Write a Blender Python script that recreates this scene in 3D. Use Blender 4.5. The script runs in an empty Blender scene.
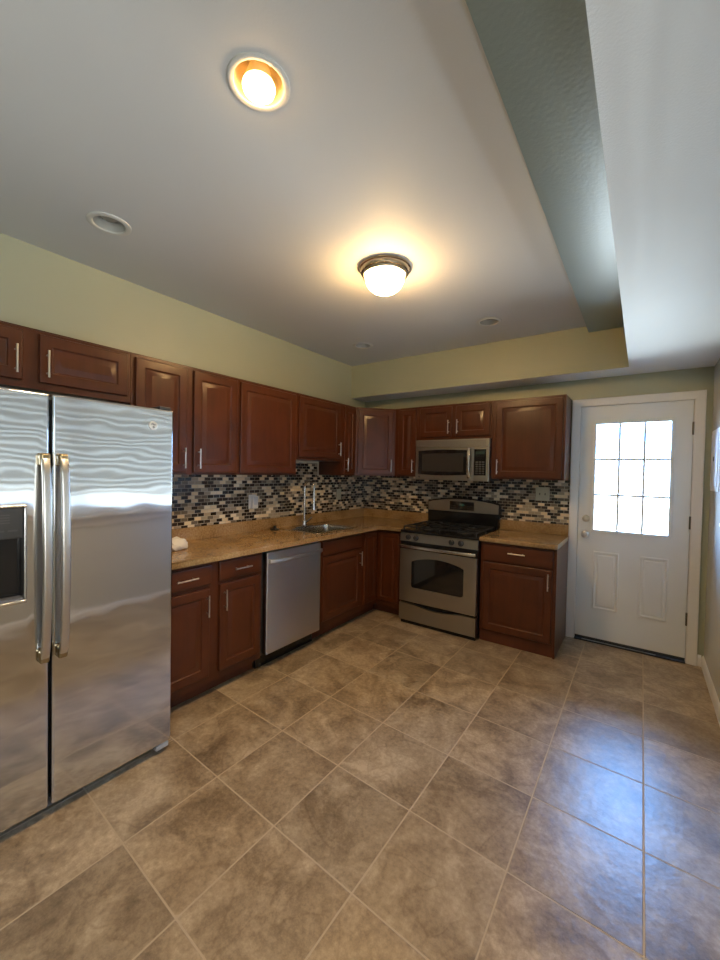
import bpy, bmesh, math, random
from mathutils import Vector, Matrix
random.seed(7)
C = bpy.context.scene
COL = C.collection

# ------------------------------------------------------------------ camera
cd = bpy.data.cameras.new('camera'); cam = bpy.data.objects.new('camera', cd); COL.objects.link(cam)
R_ = Vector((0.8156633, 0.57821082, 0.01912172)); U_ = Vector((-0.02794391, 0.00636267, 0.99958924)); F_ = Vector((-0.57785165, 0.81586259, -0.02134727))
M = Matrix((R_, U_, -F_)).transposed().to_4x4(); M.translation = Vector((2.8003, -4.0378, 1.4585))
cam.matrix_world = M
cd.sensor_fit = 'VERTICAL'; cd.sensor_height = 24.0; cd.lens = 398.06 * 24 / 960; cd.clip_start = .02
C.camera = cam
# ------------------------------------------------------------------ world (overcast daylight outside)
SKY = 23.0; GROUND = 18.0; SIDE = 1.4
w = bpy.data.worlds.new('daylight'); C.world = w; w.use_nodes = True
nt = w.node_tree; bg = nt.nodes['Background']
tc = nt.nodes.new('ShaderNodeTexCoord'); sp = nt.nodes.new('ShaderNodeSeparateXYZ'); cr = nt.nodes.new('ShaderNodeValToRGB')
mp = nt.nodes.new('ShaderNodeMapRange'); mp.inputs[1].default_value = -1; mp.inputs[2].default_value = 1
nt.links.new(tc.outputs['Generated'], sp.inputs[0]); nt.links.new(sp.outputs[2], mp.inputs[0]); nt.links.new(mp.outputs[0], cr.inputs[0])
cr.color_ramp.elements[0].position = .47; cr.color_ramp.elements[0].color = (.58 * GROUND / SKY, .66 * GROUND / SKY, .72 * GROUND / SKY, 1)
cr.color_ramp.elements[1].position = .54; cr.color_ramp.elements[1].color = (.17, .44, 1, 1)
# sky made dimmer and more neutral beyond the side window to tame its reflection
mx2 = nt.nodes.new('ShaderNodeMapRange'); mx2.inputs[1].default_value = .45; mx2.inputs[2].default_value = .85
nt.links.new(sp.outputs[0], mx2.inputs[0])
mc = nt.nodes.new('ShaderNodeMix'); mc.data_type = 'RGBA'; mc.inputs[7].default_value = (SIDE * .84 / SKY, SIDE * .93 / SKY, SIDE / SKY, 1)
nt.links.new(mx2.outputs[0], mc.inputs[0]); nt.links.new(cr.outputs[0], mc.inputs[6])
# sky boosted towards the left of the door, added to brighten the right wall
mx3 = nt.nodes.new('ShaderNodeMapRange'); mx3.inputs[1].default_value = -.25; mx3.inputs[2].default_value = -.6; mx3.inputs[3].default_value = 1.0; mx3.inputs[4].default_value = 2.6
nt.links.new(sp.outputs[0], mx3.inputs[0])
vm = nt.nodes.new('ShaderNodeVectorMath'); vm.operation = 'SCALE'
nt.links.new(mc.outputs[2], vm.inputs[0]); nt.links.new(mx3.outputs[0], vm.inputs['Scale']); nt.links.new(vm.outputs[0], bg.inputs[0]); bg.inputs[1].default_value = SKY
try:
    w.cycles.sampling_method = 'AUTOMATIC'
except Exception: pass
DOME = 73.0; SPOT = 26.0; BEAM = 48.0
WARM = (1.0, .62, .25)
def portal(name, loc, rot, sx, sy):
    l = bpy.data.lights.new(name, 'AREA'); l.shape = 'RECTANGLE'; l.size = sx; l.size_y = sy; l.cycles.is_portal = True
    o = bpy.data.objects.new(name, l); COL.objects.link(o); o.location = loc; o.rotation_euler = rot
portal('window_portal', (3.35, -2.49, 1.62), (0, math.pi / 2, 0), 1.24, 2.42)
portal('door_portal', (2.72, .08, 1.447), (-math.pi / 2, 0, 0), .52, .93)
# added unseen fill lamp below the side window, throwing light up through the blind
wl = bpy.data.lights.new('side_fill_light', 'AREA'); wl.shape = 'RECTANGLE'; wl.size = 1.6; wl.size_y = 3.0; wl.energy = 260; wl.color = (.93, .97, 1)
wlo = bpy.data.objects.new('side_fill_light', wl); COL.objects.link(wlo); wlo.location = (4.25, -2.49, .35); wlo.rotation_euler = (0, math.pi, 0)
dl = bpy.data.lights.new('rear_fill_light', 'AREA'); dl.shape = 'RECTANGLE'; dl.size = 1.2; dl.size_y = 1.1; dl.energy = 24; dl.color = (.95, .98, 1)  # added fill lamp outside the made-up rear window, brightening ceiling and soffit
dlo = bpy.data.objects.new('rear_fill_light', dl); COL.objects.link(dlo); dlo.location = (3.42, -4.85, 1.40); dlo.rotation_euler = (0, math.radians(90 + 30), 0)
vs = C.view_settings
C.display_settings.display_device = 'sRGB'
vs.view_transform = 'Standard'; vs.look = 'None'; vs.exposure = 0.72; vs.gamma = 1.0; vs.use_curve_mapping = False
cy = C.cycles
cy.use_denoising = True; cy.max_bounces = 10; cy.diffuse_bounces = 5; cy.glossy_bounces = 4; cy.transparent_max_bounces = 12
cy.caustics_reflective = False; cy.caustics_refractive = False; cy.sample_clamp_indirect = 6.0

# ------------------------------------------------------------------ materials
def newmat(name):
    m = bpy.data.materials.new(name); m.use_nodes = True
    return m, m.node_tree, m.node_tree.nodes['Principled BSDF']
def N(t, kind, **kw):
    n = t.nodes.new(kind)
    for k, v in kw.items():
        if k.startswith('i_'):
            key = k[2:]; key = int(key) if key.isdigit() else key.replace('_', ' ')
            n.inputs[key].default_value = v
        else: setattr(n, k, v)
    return n
def ramp(t, stops, interp='LINEAR'):
    n = t.nodes.new('ShaderNodeValToRGB'); e = n.color_ramp.elements; n.color_ramp.interpolation = interp
    while len(e) < len(stops): e.new(.5)
    for k, (p, c) in enumerate(stops): e[k].position = p; e[k].color = (*c, 1)
    return n
def pos(t, scale=(1, 1, 1)):
    g = N(t, 'ShaderNodeNewGeometry'); m = N(t, 'ShaderNodeMapping'); m.inputs['Scale'].default_value = scale
    t.links.new(g.outputs['Position'], m.inputs['Vector']); return m.outputs[0]
def bump(t, b, h, strength, dist):
    n = N(t, 'ShaderNodeBump'); n.inputs['Strength'].default_value = strength; n.inputs['Distance'].default_value = dist
    t.links.new(h, n.inputs['Height']); t.links.new(n.outputs[0], b.inputs['Normal']); return n
def simple(name, col, rough=.5, metal=0, spec=.5, coat=0, emit=None, estr=0):
    m, t, b = newmat(name)
    b.inputs['Base Color'].default_value = (*col, 1); b.inputs['Roughness'].default_value = rough
    b.inputs['Metallic'].default_value = metal; b.inputs['Specular IOR Level'].default_value = spec; b.inputs['Coat Weight'].default_value = coat
    b.inputs['Coat Roughness'].default_value = .12
    if emit: b.inputs['Emission Color'].default_value = (*emit, 1); b.inputs['Emission Strength'].default_value = estr
    return m
def painted(name, col, rough, bscale=90, bstr=.25, var=.06, dist=.002):
    m, t, b = newmat(name); b.inputs['Roughness'].default_value = rough
    p = pos(t); n = N(t, 'ShaderNodeTexNoise', i_Scale=1.3, i_Detail=3.0); t.links.new(p, n.inputs['Vector'])
    r = ramp(t, [(.3, tuple(c * (1 - var) for c in col)), (.7, tuple(min(1, c * (1 + var)) for c in col))])
    t.links.new(n.outputs[0], r.inputs[0]); t.links.new(r.outputs[0], b.inputs['Base Color'])
    n2 = N(t, 'ShaderNodeTexNoise', i_Scale=bscale, i_Detail=4.0); t.links.new(p, n2.inputs['Vector']); bump(t, b, n2.outputs[0], bstr, dist)
    return m
def wood(name, col, rough=.3, along='z'):
    m, t, b = newmat(name); b.inputs['Roughness'].default_value = rough; b.inputs['Specular IOR Level'].default_value = .35
    b.inputs['Coat Weight'].default_value = .10; b.inputs['Coat Roughness'].default_value = .2
    sc = {'z': (26, 26, 2.2), 'x': (2.2, 26, 26), 'y': (26, 2.2, 26)}[along]
    n = N(t, 'ShaderNodeTexNoise', i_Scale=1.0, i_Detail=5.0, i_Roughness=.6, i_Distortion=.4); t.links.new(pos(t, sc), n.inputs['Vector'])
    n2 = N(t, 'ShaderNodeTexNoise', i_Scale=5.0, i_Detail=2.0); t.links.new(pos(t), n2.inputs['Vector'])
    ad = N(t, 'ShaderNodeMath', operation='MULTIPLY_ADD', i_1=.45); t.links.new(n.outputs[0], ad.inputs[0])
    m2 = N(t, 'ShaderNodeMath', operation='MULTIPLY', i_1=.55); t.links.new(n2.outputs[0], m2.inputs[0]); t.links.new(m2.outputs[0], ad.inputs[2])
    r = ramp(t, [(.3, tuple(c * .72 for c in col)), (.5, col), (.72, tuple(c * 1.3 for c in col))])
    t.links.new(ad.outputs[0], r.inputs[0]); t.links.new(r.outputs[0], b.inputs['Base Color'])
    return m
def steel(name, col=(.56, .56, .55), rough=.2, brush=(2, 2, 300), bstr=.06, wavy=0.0, aniso=0.0, taxis=2):
    m, t, b = newmat(name); b.inputs['Metallic'].default_value = 1; b.inputs['Base Color'].default_value = (*col, 1)
    n = N(t, 'ShaderNodeTexNoise', i_Scale=1.0, i_Detail=3.0); t.links.new(pos(t, brush), n.inputs['Vector'])
    mr = N(t, 'ShaderNodeMapRange'); mr.inputs[3].default_value = rough * .8; mr.inputs[4].default_value = rough * 1.25
    t.links.new(n.outputs[0], mr.inputs[0]); t.links.new(mr.outputs[0], b.inputs['Roughness'])
    if aniso:
        b.inputs['Anisotropic'].default_value = aniso; b.inputs['Anisotropic Rotation'].default_value = 0.0
        tg = N(t, 'ShaderNodeCombineXYZ'); tg.inputs[taxis].default_value = 1.0; t.links.new(tg.outputs[0], b.inputs['Tangent'])
    b1 = N(t, 'ShaderNodeBump', i_Strength=bstr, i_Distance=.0004); t.links.new(n.outputs[0], b1.inputs['Height'])
    if wavy:
        n3 = N(t, 'ShaderNodeTexNoise', i_Scale=1.0, i_Detail=1.0); t.links.new(pos(t, (3, 4.5, 6.5)), n3.inputs['Vector'])
        b2 = N(t, 'ShaderNodeBump', i_Strength=1.0, i_Distance=wavy); t.links.new(n3.outputs[0], b2.inputs['Height'])
        t.links.new(b2.outputs[0], b1.inputs['Normal'])
    t.links.new(b1.outputs[0], b.inputs['Normal'])
    return m
def glass(name, tint=(.97, 1, 1)):
    m = bpy.data.materials.new(name); m.use_nodes = True; t = m.node_tree; t.nodes.clear()
    o = N(t, 'ShaderNodeOutputMaterial'); mx = N(t, 'ShaderNodeMixShader'); tr = N(t, 'ShaderNodeBsdfTransparent'); gl = N(t, 'ShaderNodeBsdfGlossy')
    fr = N(t, 'ShaderNodeFresnel', i_IOR=1.45); tr.inputs[0].default_value = (*tint, 1); gl.inputs['Roughness'].default_value = .02
    t.links.new(fr.outputs[0], mx.inputs[0]); t.links.new(tr.outputs[0], mx.inputs[1]); t.links.new(gl.outputs[0], mx.inputs[2]); t.links.new(mx.outputs[0], o.inputs[0])
    return m
def mosaic(name, ax):
    m, t, b = newmat(name)
    g = N(t, 'ShaderNodeNewGeometry'); s = N(t, 'ShaderNodeSeparateXYZ'); c = N(t, 'ShaderNodeCombineXYZ')
    t.links.new(g.outputs['Position'], s.inputs[0]); t.links.new(s.outputs[ax], c.inputs[0]); t.links.new(s.outputs[2], c.inputs[1])
    br = N(t, 'ShaderNodeTexBrick', offset=.5, offset_frequency=2, squash=1.0)
    br.inputs['Color1'].default_value = (0, 0, 0, 1); br.inputs['Color2'].default_value = (1, 1, 1, 1); br.inputs['Mortar'].default_value = (.5, .5, .5, 1)
    br.inputs['Scale'].default_value = 1; br.inputs['Mortar Size'].default_value = .0016; br.inputs['Mortar Smooth'].default_value = .1
    br.inputs['Brick Width'].default_value = .055; br.inputs['Row Height'].default_value = .0278
    t.links.new(c.outputs[0], br.inputs['Vector'])
    r = ramp(t, [(0, (.020, .012, .008)), (.22, (.030, .021, .016)), (.42, (.17, .135, .095)), (.54, (.38, .315, .225)), (.66, (.74, .60, .39)), (.82, (.045, .032, .025)), (.89, (.80, .69, .50))], 'CONSTANT')
    t.links.new(br.outputs['Color'], r.inputs[0])
    mx = N(t, 'ShaderNodeMix', data_type='RGBA'); mx.inputs[7].default_value = (.52, .46, .36, 1)
    t.links.new(br.outputs['Fac'], mx.inputs[0]); t.links.new(r.outputs[0], mx.inputs[6]); t.links.new(mx.outputs[2], b.inputs['Base Color'])
    mr = N(t, 'ShaderNodeMapRange'); mr.inputs[3].default_value = .14; mr.inputs[4].default_value = .7
    t.links.new(br.outputs['Fac'], mr.inputs[0]); t.links.new(mr.outputs[0], b.inputs['Roughness'])
    iv = N(t, 'ShaderNodeMath', operation='SUBTRACT', i_0=1.0); t.links.new(br.outputs['Fac'], iv.inputs[1]); bump(t, b, iv.outputs[0], .6, .0015)
    return m
def floor_tile(name):
    m, t, b = newmat(name)
    uv = N(t, 'ShaderNodeUVMap')
    br = N(t, 'ShaderNodeTexBrick', offset=0.0, offset_frequency=2, squash=1.0)
    br.inputs['Color1'].default_value = (0, 0, 0, 1); br.inputs['Color2'].default_value = (1, 1, 1, 1); br.inputs['Mortar'].default_value = (.5, .5, .5, 1)
    br.inputs['Scale'].default_value = 1; br.inputs['Mortar Size'].default_value = .0092; br.inputs['Mortar Smooth'].default_value = .25
    br.inputs['Brick Width'].default_value = 1; br.inputs['Row Height'].default_value = 1
    t.links.new(uv.outputs[0], br.inputs['Vector'])
    # per-tile offset of the clouds
    fl = N(t, 'ShaderNodeVectorMath', operation='FLOOR'); t.links.new(uv.outputs[0], fl.inputs[0])
    wn = N(t, 'ShaderNodeTexWhiteNoise', noise_dimensions='3D'); t.links.new(fl.outputs[0], wn.inputs['Vector'])
    sc = N(t, 'ShaderNodeVectorMath', operation='SCALE'); sc.inputs['Scale'].default_value = 17.0; t.links.new(wn.outputs['Color'], sc.inputs[0])
    ad = N(t, 'ShaderNodeVectorMath', operation='ADD'); t.links.new(uv.outputs[0], ad.inputs[0]); t.links.new(sc.outputs[0], ad.inputs[1])
    n1 = N(t, 'ShaderNodeTexNoise', i_Scale=1.7, i_Detail=7.0, i_Roughness=.62, i_Distortion=.8); t.links.new(ad.outputs[0], n1.inputs['Vector'])
    n2 = N(t, 'ShaderNodeTexNoise', i_Scale=20.0, i_Detail=6.0, i_Roughness=.75); t.links.new(ad.outputs[0], n2.inputs['Vector'])
    a = N(t, 'ShaderNodeMath', operation='MULTIPLY_ADD', i_1=.62); t.links.new(n1.outputs[0], a.inputs[0])
    bb = N(t, 'ShaderNodeMath', operation='MULTIPLY', i_1=.38); t.links.new(n2.outputs[0], bb.inputs[0]); t.links.new(bb.outputs[0], a.inputs[2])
    r = ramp(t, [(.35, (.14, .095, .052)), (.46, (.275, .194, .113)), (.54, (.39, .29, .178)), (.64, (.54, .425, .28))])
    t.links.new(a.outputs[0], r.inputs[0])
    # thin dark veins
    n4 = N(t, 'ShaderNodeTexNoise', i_Scale=.8, i_Detail=3.0, i_Distortion=.6); t.links.new(ad.outputs[0], n4.inputs['Vector'])
    v1 = N(t, 'ShaderNodeMath', operation='SUBTRACT', i_1=.5); t.links.new(n4.outputs[0], v1.inputs[0])
    v2 = N(t, 'ShaderNodeMath', operation='ABSOLUTE'); t.links.new(v1.outputs[0], v2.inputs[0])
    v3 = ramp(t, [(0, (.70, .64, .58)), (.014, (1, 1, 1))]); t.links.new(v2.outputs[0], v3.inputs[0])
    mv = N(t, 'ShaderNodeMix', data_type='RGBA', blend_type='MULTIPLY'); mv.inputs[0].default_value = .6
    t.links.new(r.outputs[0], mv.inputs[6]); t.links.new(v3.outputs[0], mv.inputs[7])
    # tile to tile value
    mr0 = N(t, 'ShaderNodeMapRange'); mr0.inputs[3].default_value = .85; mr0.inputs[4].default_value = 1.15; t.links.new(wn.outputs['Value'], mr0.inputs[0])
    vs_ = N(t, 'ShaderNodeVectorMath', operation='SCALE'); t.links.new(mv.outputs[2], vs_.inputs[0]); t.links.new(mr0.outputs[0], vs_.inputs['Scale'])
    mx = N(t, 'ShaderNodeMix', data_type='RGBA'); mx.inputs[7].default_value = (.50, .39, .26, 1)
    t.links.new(br.outputs['Fac'], mx.inputs[0]); t.links.new(vs_.outputs[0], mx.inputs[6]); t.links.new(mx.outputs[2], b.inputs['Base Color'])
    b.inputs['Specular IOR Level'].default_value = .8
    mr = N(t, 'ShaderNodeMapRange'); mr.inputs[3].default_value = .34; mr.inputs[4].default_value = .9
    t.links.new(br.outputs['Fac'], mr.inputs[0]); t.links.new(mr.outputs[0], b.inputs['Roughness'])
    iv = N(t, 'ShaderNodeMath', operation='MULTIPLY_ADD', i_1=-1.0); t.links.new(br.outputs['Fac'], iv.inputs[0])
    n5 = N(t, 'ShaderNodeTexNoise', i_Scale=9.0, i_Detail=5.0); t.links.new(ad.outputs[0], n5.inputs['Vector'])
    s5 = N(t, 'ShaderNodeMath', operation='MULTIPLY', i_1=.55); t.links.new(n5.outputs[0], s5.inputs[0]); t.links.new(s5.outputs[0], iv.inputs[2])
    bump(t, b, iv.outputs[0], .8, .004)
    return m
def laminate(name):
    m, t, b = newmat(name); b.inputs['Roughness'].default_value = .11
    n = N(t, 'ShaderNodeTexNoise', i_Scale=75.0, i_Detail=5.0, i_Roughness=.75); t.links.new(pos(t), n.inputs['Vector'])
    n2 = N(t, 'ShaderNodeTexNoise', i_Scale=5.0, i_Detail=4.0); t.links.new(pos(t), n2.inputs['Vector'])
    a = N(t, 'ShaderNodeMath', operation='MULTIPLY_ADD', i_1=.62); t.links.new(n.outputs[0], a.inputs[0])
    bb = N(t, 'ShaderNodeMath', operation='MULTIPLY', i_1=.38); t.links.new(n2.outputs[0], bb.inputs[0]); t.links.new(bb.outputs[0], a.inputs[2])
    r = ramp(t, [(.34, (.15, .075, .027)), (.46, (.31, .185, .072)), (.56, (.41, .26, .115)), (.68, (.54, .38, .20))])
    t.links.new(a.outputs[0], r.inputs[0]); t.links.new(r.outputs[0], b.inputs['Base Color'])
    return m

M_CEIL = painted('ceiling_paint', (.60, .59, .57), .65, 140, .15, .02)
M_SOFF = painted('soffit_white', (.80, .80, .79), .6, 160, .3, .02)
M_WALL = painted('sage_wall', (.41, .42, .30), .45, 120, .15, .04)
M_WALLR = painted('pale_wall', (.64, .64, .59), .22, 120, .10, .04)
M_STRIP = painted('sage_gloss', (.29, .35, .33), .34, 60, .35, .05)
M_STRIP.node_tree.nodes['Principled BSDF'].inputs['Specular IOR Level'].default_value = .9
M_FLOOR = floor_tile('floor_tile')
M_MOSL = mosaic('mosaic_left', 1); M_MOSB = mosaic('mosaic_back', 0)
M_WHITE = painted('white_trim', (.84, .83, .80), .38, 40, .03, .02)
M_DOOR = painted('door_white', (.80, .83, .83), .42, 50, .05, .02)
M_WOOD = wood('cherry', (.085, .0225, .0070)); M_WOODH = wood('cherry_cross', (.085, .0225, .0070), along='y'); M_WOODX = wood('cherry_cross_back', (.085, .0225, .0070), along='x')
M_KICK = wood('cherry_kick', (.10, .028, .011), rough=.5)
M_LAM = laminate('laminate')
M_STEEL = steel('brushed_steel', rough=.26, brush=(2, 2, 260))
M_STEELF = steel('fridge_steel', (.68, .68, .67), rough=.088, brush=(2, 2, 240), bstr=.01, wavy=.0017, aniso=.9, taxis=1)
M_STEELD = steel('dishwasher_steel', (.70, .70, .70), rough=.33, brush=(3, 200, 3), bstr=.005, aniso=.95)
M_STOVE = steel('stove_steel', (.42, .385, .325), rough=.32, brush=(2, 2, 260))
M_NICK = simple('nickel', (.68, .64, .58), .28, 1)
M_BAR = simple('bar_steel', (.62, .60, .56), .24, 1)
M_CHROME = simple('chrome', (.78, .78, .78), .08, 1)
M_SINK = steel('sink_steel', (.55, .52, .46), rough=.22, brush=(40, 40, 40), bstr=.02)
M_BLACK = simple('black_enamel', (.010, .010, .011), .16)
M_BGLASS = simple('black_glass', (.012, .011, .011), .05, spec=.6)
M_IRON = simple('cast_iron', (.015, .015, .016), .5)
M_DARK = simple('dark_plastic', (.03, .03, .032), .45)
M_GREY = simple('grey_plastic', (.13, .13, .135), .45)
M_LGREY = simple('light_grey_plastic', (.42, .42, .42), .4)
M_FSIDE = simple('fridge_side', (.10, .10, .105), .5)
M_PLW = simple('white_plastic', (.72, .72, .70), .35)
M_PLB = simple('almond_plastic', (.50, .49, .36), .4)
M_WARMCAP = simple('warm_cap_metal', (.36, .275, .15), .34, 1)  # handle end metal, warm room reflection put into its colour
M_HINGE = simple('hinge_metal', (.16, .14, .11), .4, 1)
M_GLASS = glass('pane_glass')
M_PAPER = painted('paper', (.75, .72, .66), .8, 60, .2, .03)
M_RUB = simple('black_rubber', (.012, .011, .010), .55)
M_BLIND = simple('blind_slat', (.72, .72, .68), .5)
_t = M_BLIND.node_tree; _tr = N(_t, 'ShaderNodeBsdfTranslucent'); _tr.inputs[0].default_value = (.75, .73, .68, 1); _mx = N(_t, 'ShaderNodeMixShader', i_0=.5)
_t.links.new(_t.nodes['Principled BSDF'].outputs[0], _mx.inputs[1]); _t.links.new(_tr.outputs[0], _mx.inputs[2]); _t.links.new(_mx.outputs[0], _t.nodes['Material Output'].inputs[0])
M_CLOCK = simple('clock_digits', (.02, .05, .04), .4, emit=(.2, .9, .6), estr=.10)
M_BUTTON = simple('key_legend', (.055, .055, .052), .5)
M_CAN = simple('can_trim', (.62, .60, .55), .45)
M_CANIN = simple('can_inside', (.42, .40, .35), .4)
M_BAFF = simple('can_gold', (.70, .58, .34), .45)
M_LENS = simple('unlit_lamp_glass', (.36, .34, .29), .25)
M_DOME = simple('lit_glass', (.9, .85, .75), .4, emit=WARM, estr=DOME)
M_BULB = simple('lit_bulb', (.9, .85, .75), .4, emit=WARM, estr=SPOT)
M_BRIGHT = simple('bright_metal', (.6, .6, .58), .35, 1)

# ------------------------------------------------------------------ mesh helpers
def box(bm, x0, x1, y0, y1, z0, z1, bev=0, seg=2):
    vs_ = [bm.verts.new((x, y, z)) for x in (x0, x1) for y in (y0, y1) for z in (z0, z1)]
    q = [(0, 1, 3, 2), (4, 6, 7, 5), (0, 4, 5, 1), (2, 3, 7, 6), (0, 2, 6, 4), (1, 5, 7, 3)]
    fs = [bm.faces.new([vs_[i] for i in f]) for f in q]
    if bev:
        es = list({e for f in fs for e in f.edges})
        bmesh.ops.bevel(bm, geom=es, offset=bev, segments=seg, profile=.5, affect='EDGES')
    return fs
def panel(bm, O, U, W, Nn, w_, h, prof, back=True):
    """nested rectangles: prof = [(inset, depth)], O lower-left of the back plane, Nn outwards"""
    O, U, W, Nn = map(Vector, (O, U, W, Nn)); loops = []
    for ins, d in ([(0, 0)] + prof):
        loops.append([bm.verts.new(O + U * a + W * b + Nn * d) for a, b in ((ins, ins), (w_ - ins, ins), (w_ - ins, h - ins), (ins, h - ins))])
    for l0, l1 in zip(loops, loops[1:]):
        for i in range(4): bm.faces.new((l0[i], l0[(i + 1) % 4], l1[(i + 1) % 4], l1[i]))
    bm.faces.new(loops[-1])
    if back: bm.faces.new(list(reversed(loops[0])))
RAISED = [(0, .015), (.002, .018), (.006, .020), (.050, .020), (.054, .0185), (.057, .0125), (.061, .0100), (.067, .0100), (.092, .0180), (.096, .0190)]
FLAT = [(0, .014), (.003, .018), (.008, .020)]
def tube(bm, pts, r, seg=12, caps=True):
    pts = [Vector(p) for p in pts]; rs = r if isinstance(r, (list, tuple)) else [r] * len(pts); rings = []
    ref = None
    for i, p in enumerate(pts):
        d = (pts[min(i + 1, len(pts) - 1)] - pts[max(i - 1, 0)]).normalized()
        if ref is None: ref = d.orthogonal().normalized()
        ref = (ref - d * ref.dot(d)).normalized(); s = d.cross(ref)
        rings.append([bm.verts.new(p + (ref * math.cos(a) + s * math.sin(a)) * rs[i]) for a in [2 * math.pi * k / seg for k in range(seg)]])
    for a, b in zip(rings, rings[1:]):
        for k in range(seg): bm.faces.new((a[k], a[(k + 1) % seg], b[(k + 1) % seg], b[k]))
    if caps: bm.faces.new(list(reversed(rings[0]))); bm.faces.new(rings[-1])
def sweep(bm, pts, side, wd, th, bev=.3):
    """flat bar with softened section along pts; side = width direction"""
    pts = [Vector(p) for p in pts]; side = Vector(side).normalized(); rings = []
    wds = wd if isinstance(wd, list) else [wd] * len(pts); ths = th if isinstance(th, list) else [th] * len(pts)
    for i, p in enumerate(pts):
        d = (pts[min(i + 1, len(pts) - 1)] - pts[max(i - 1, 0)]).normalized(); n = d.cross(side).normalized()
        ring = []
        for k in range(16):
            a = 2 * math.pi * k / 16; ca, sa = math.cos(a), math.sin(a)
            ring.append(bm.verts.new(p + side * (math.copysign(abs(ca) ** .5, ca) * wds[i] / 2) + n * (math.copysign(abs(sa) ** .7, sa) * ths[i] / 2)))
        rings.append(ring)
    for a, b in zip(rings, rings[1:]):
        for k in range(16): bm.faces.new((a[k], a[(k + 1) % 16], b[(k + 1) % 16], b[k]))
    bm.faces.new(list(reversed(rings[0]))); bm.faces.new(rings[-1])
def lathe(bm, c, prof, axis=(0, 0, 1), seg=40, close=False):
    """prof = [(r, h)] along axis from c"""
    c, ax = Vector(c), Vector(axis).normalized(); a0 = ax.orthogonal().normalized(); a1 = ax.cross(a0); rings = []
    for r, h in prof:
        if r < 1e-6: rings.append([bm.verts.new(c + ax * h)])
        else: rings.append([bm.verts.new(c + ax * h + (a0 * math.cos(t) + a1 * math.sin(t)) * r) for t in [2 * math.pi * k / seg for k in range(seg)]])
    for a, b in zip(rings, rings[1:]):
        for k in range(seg):
            k2 = (k + 1) % seg
            f = [a[k % len(a)], a[k2 % len(a)], b[k2 % len(b)], b[k % len(b)]]
            f = list(dict.fromkeys(f))
            if len(f) > 2: bm.faces.new(f)
def prism(bm, poly, ext):
    """poly: list of 3d points (planar), extruded by ext"""
    a = [bm.verts.new(Vector(p)) for p in poly]; b = [bm.verts.new(Vector(p) + Vector(ext)) for p in poly]; n = len(a)
    f0 = bm.faces.new(list(reversed(a))); f1 = bm.faces.new(b)
    for i in range(n): bm.faces.new((a[i], a[(i + 1) % n], b[(i + 1) % n], b[i]))
    return f0, f1
def bend(*args): return bmesh.new()
def origin(o):
    v = Vector(o.location)
    while o.parent: o = o.parent; v = v + Vector(o.location)
    return v
def obj(name, bm, mat, parent=None, at=None, smooth=35):
    bmesh.ops.recalc_face_normals(bm, faces=bm.faces)
    me = bpy.data.meshes.new(name)
    off = origin(parent) if parent else Vector(at or (0, 0, 0))
    if off.length: bmesh.ops.translate(bm, vec=-off, verts=bm.verts)
    bm.to_mesh(me); bm.free()
    me.polygons.foreach_set('use_smooth', [True] * len(me.polygons)); me.set_sharp_from_angle(angle=math.radians(smooth))
    for m_ in (mat if isinstance(mat, (list, tuple)) else [mat]): me.materials.append(m_)
    o = bpy.data.objects.new(name, me); COL.objects.link(o)
    md = o.modifiers.new('even_shading', 'WEIGHTED_NORMAL'); md.keep_sharp = True
    if parent: o.parent = parent
    elif at: o.location = at
    return o
def tag(o, label, cat, group=None, kind=None):
    o['label'] = label; o['category'] = cat
    if group: o['group'] = group
    if kind: o['kind'] = kind
    return o
def thing(name, loc, label, cat, group=None, kind=None):
    o = bpy.data.objects.new(name, None); COL.objects.link(o); o.location = loc; o.empty_display_size = .1
    return tag(o, label, cat, group, kind)
def dup(root, loc, label):
    r = root.copy(); COL.objects.link(r); r.location = loc; r['label'] = label
    for ch in list(root.children):
        c = ch.copy(); COL.objects.link(c); c.parent = r
        for g in list(ch.children):
            d = g.copy(); COL.objects.link(d); d.parent = c
    return r
def B(): return bmesh.new()
def bx(*a, bev=0, seg=2): bm = B(); box(bm, *a, bev=bev, seg=seg); return bm
def cut(o, cutters):
    """subtract the bmeshes from o (coordinates of o's mesh)"""
    dg = bpy.context.evaluated_depsgraph_get()
    for cb in cutters:
        bmesh.ops.recalc_face_normals(cb, faces=cb.faces)
        me = bpy.data.meshes.new('cut'); cb.to_mesh(me); cb.free(); c = bpy.data.objects.new('cut', me); COL.objects.link(c)
        c.location = origin(o)
        md = o.modifiers.new('cut', 'BOOLEAN'); md.object = c; md.solver = 'EXACT'; md.operation = 'DIFFERENCE'
        bpy.context.view_layer.update(); dg = bpy.context.evaluated_depsgraph_get(); dg.update()
        new = bpy.data.meshes.new_from_object(o.evaluated_get(dg)); o.modifiers.clear(); old = o.data; o.data = new
        bpy.data.objects.remove(c); bpy.data.meshes.remove(me); new.name = old.name
    o.data.set_sharp_from_angle(angle=math.radians(35)); md = o.modifiers.new('even_shading', 'WEIGHTED_NORMAL'); md.keep_sharp = True
    return o
def struct(name, bm, mat, label, cat, parent=None):
    o = obj(name, bm, mat, parent)
    if not parent: tag(o, label, cat, kind='structure')
    return o

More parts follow.
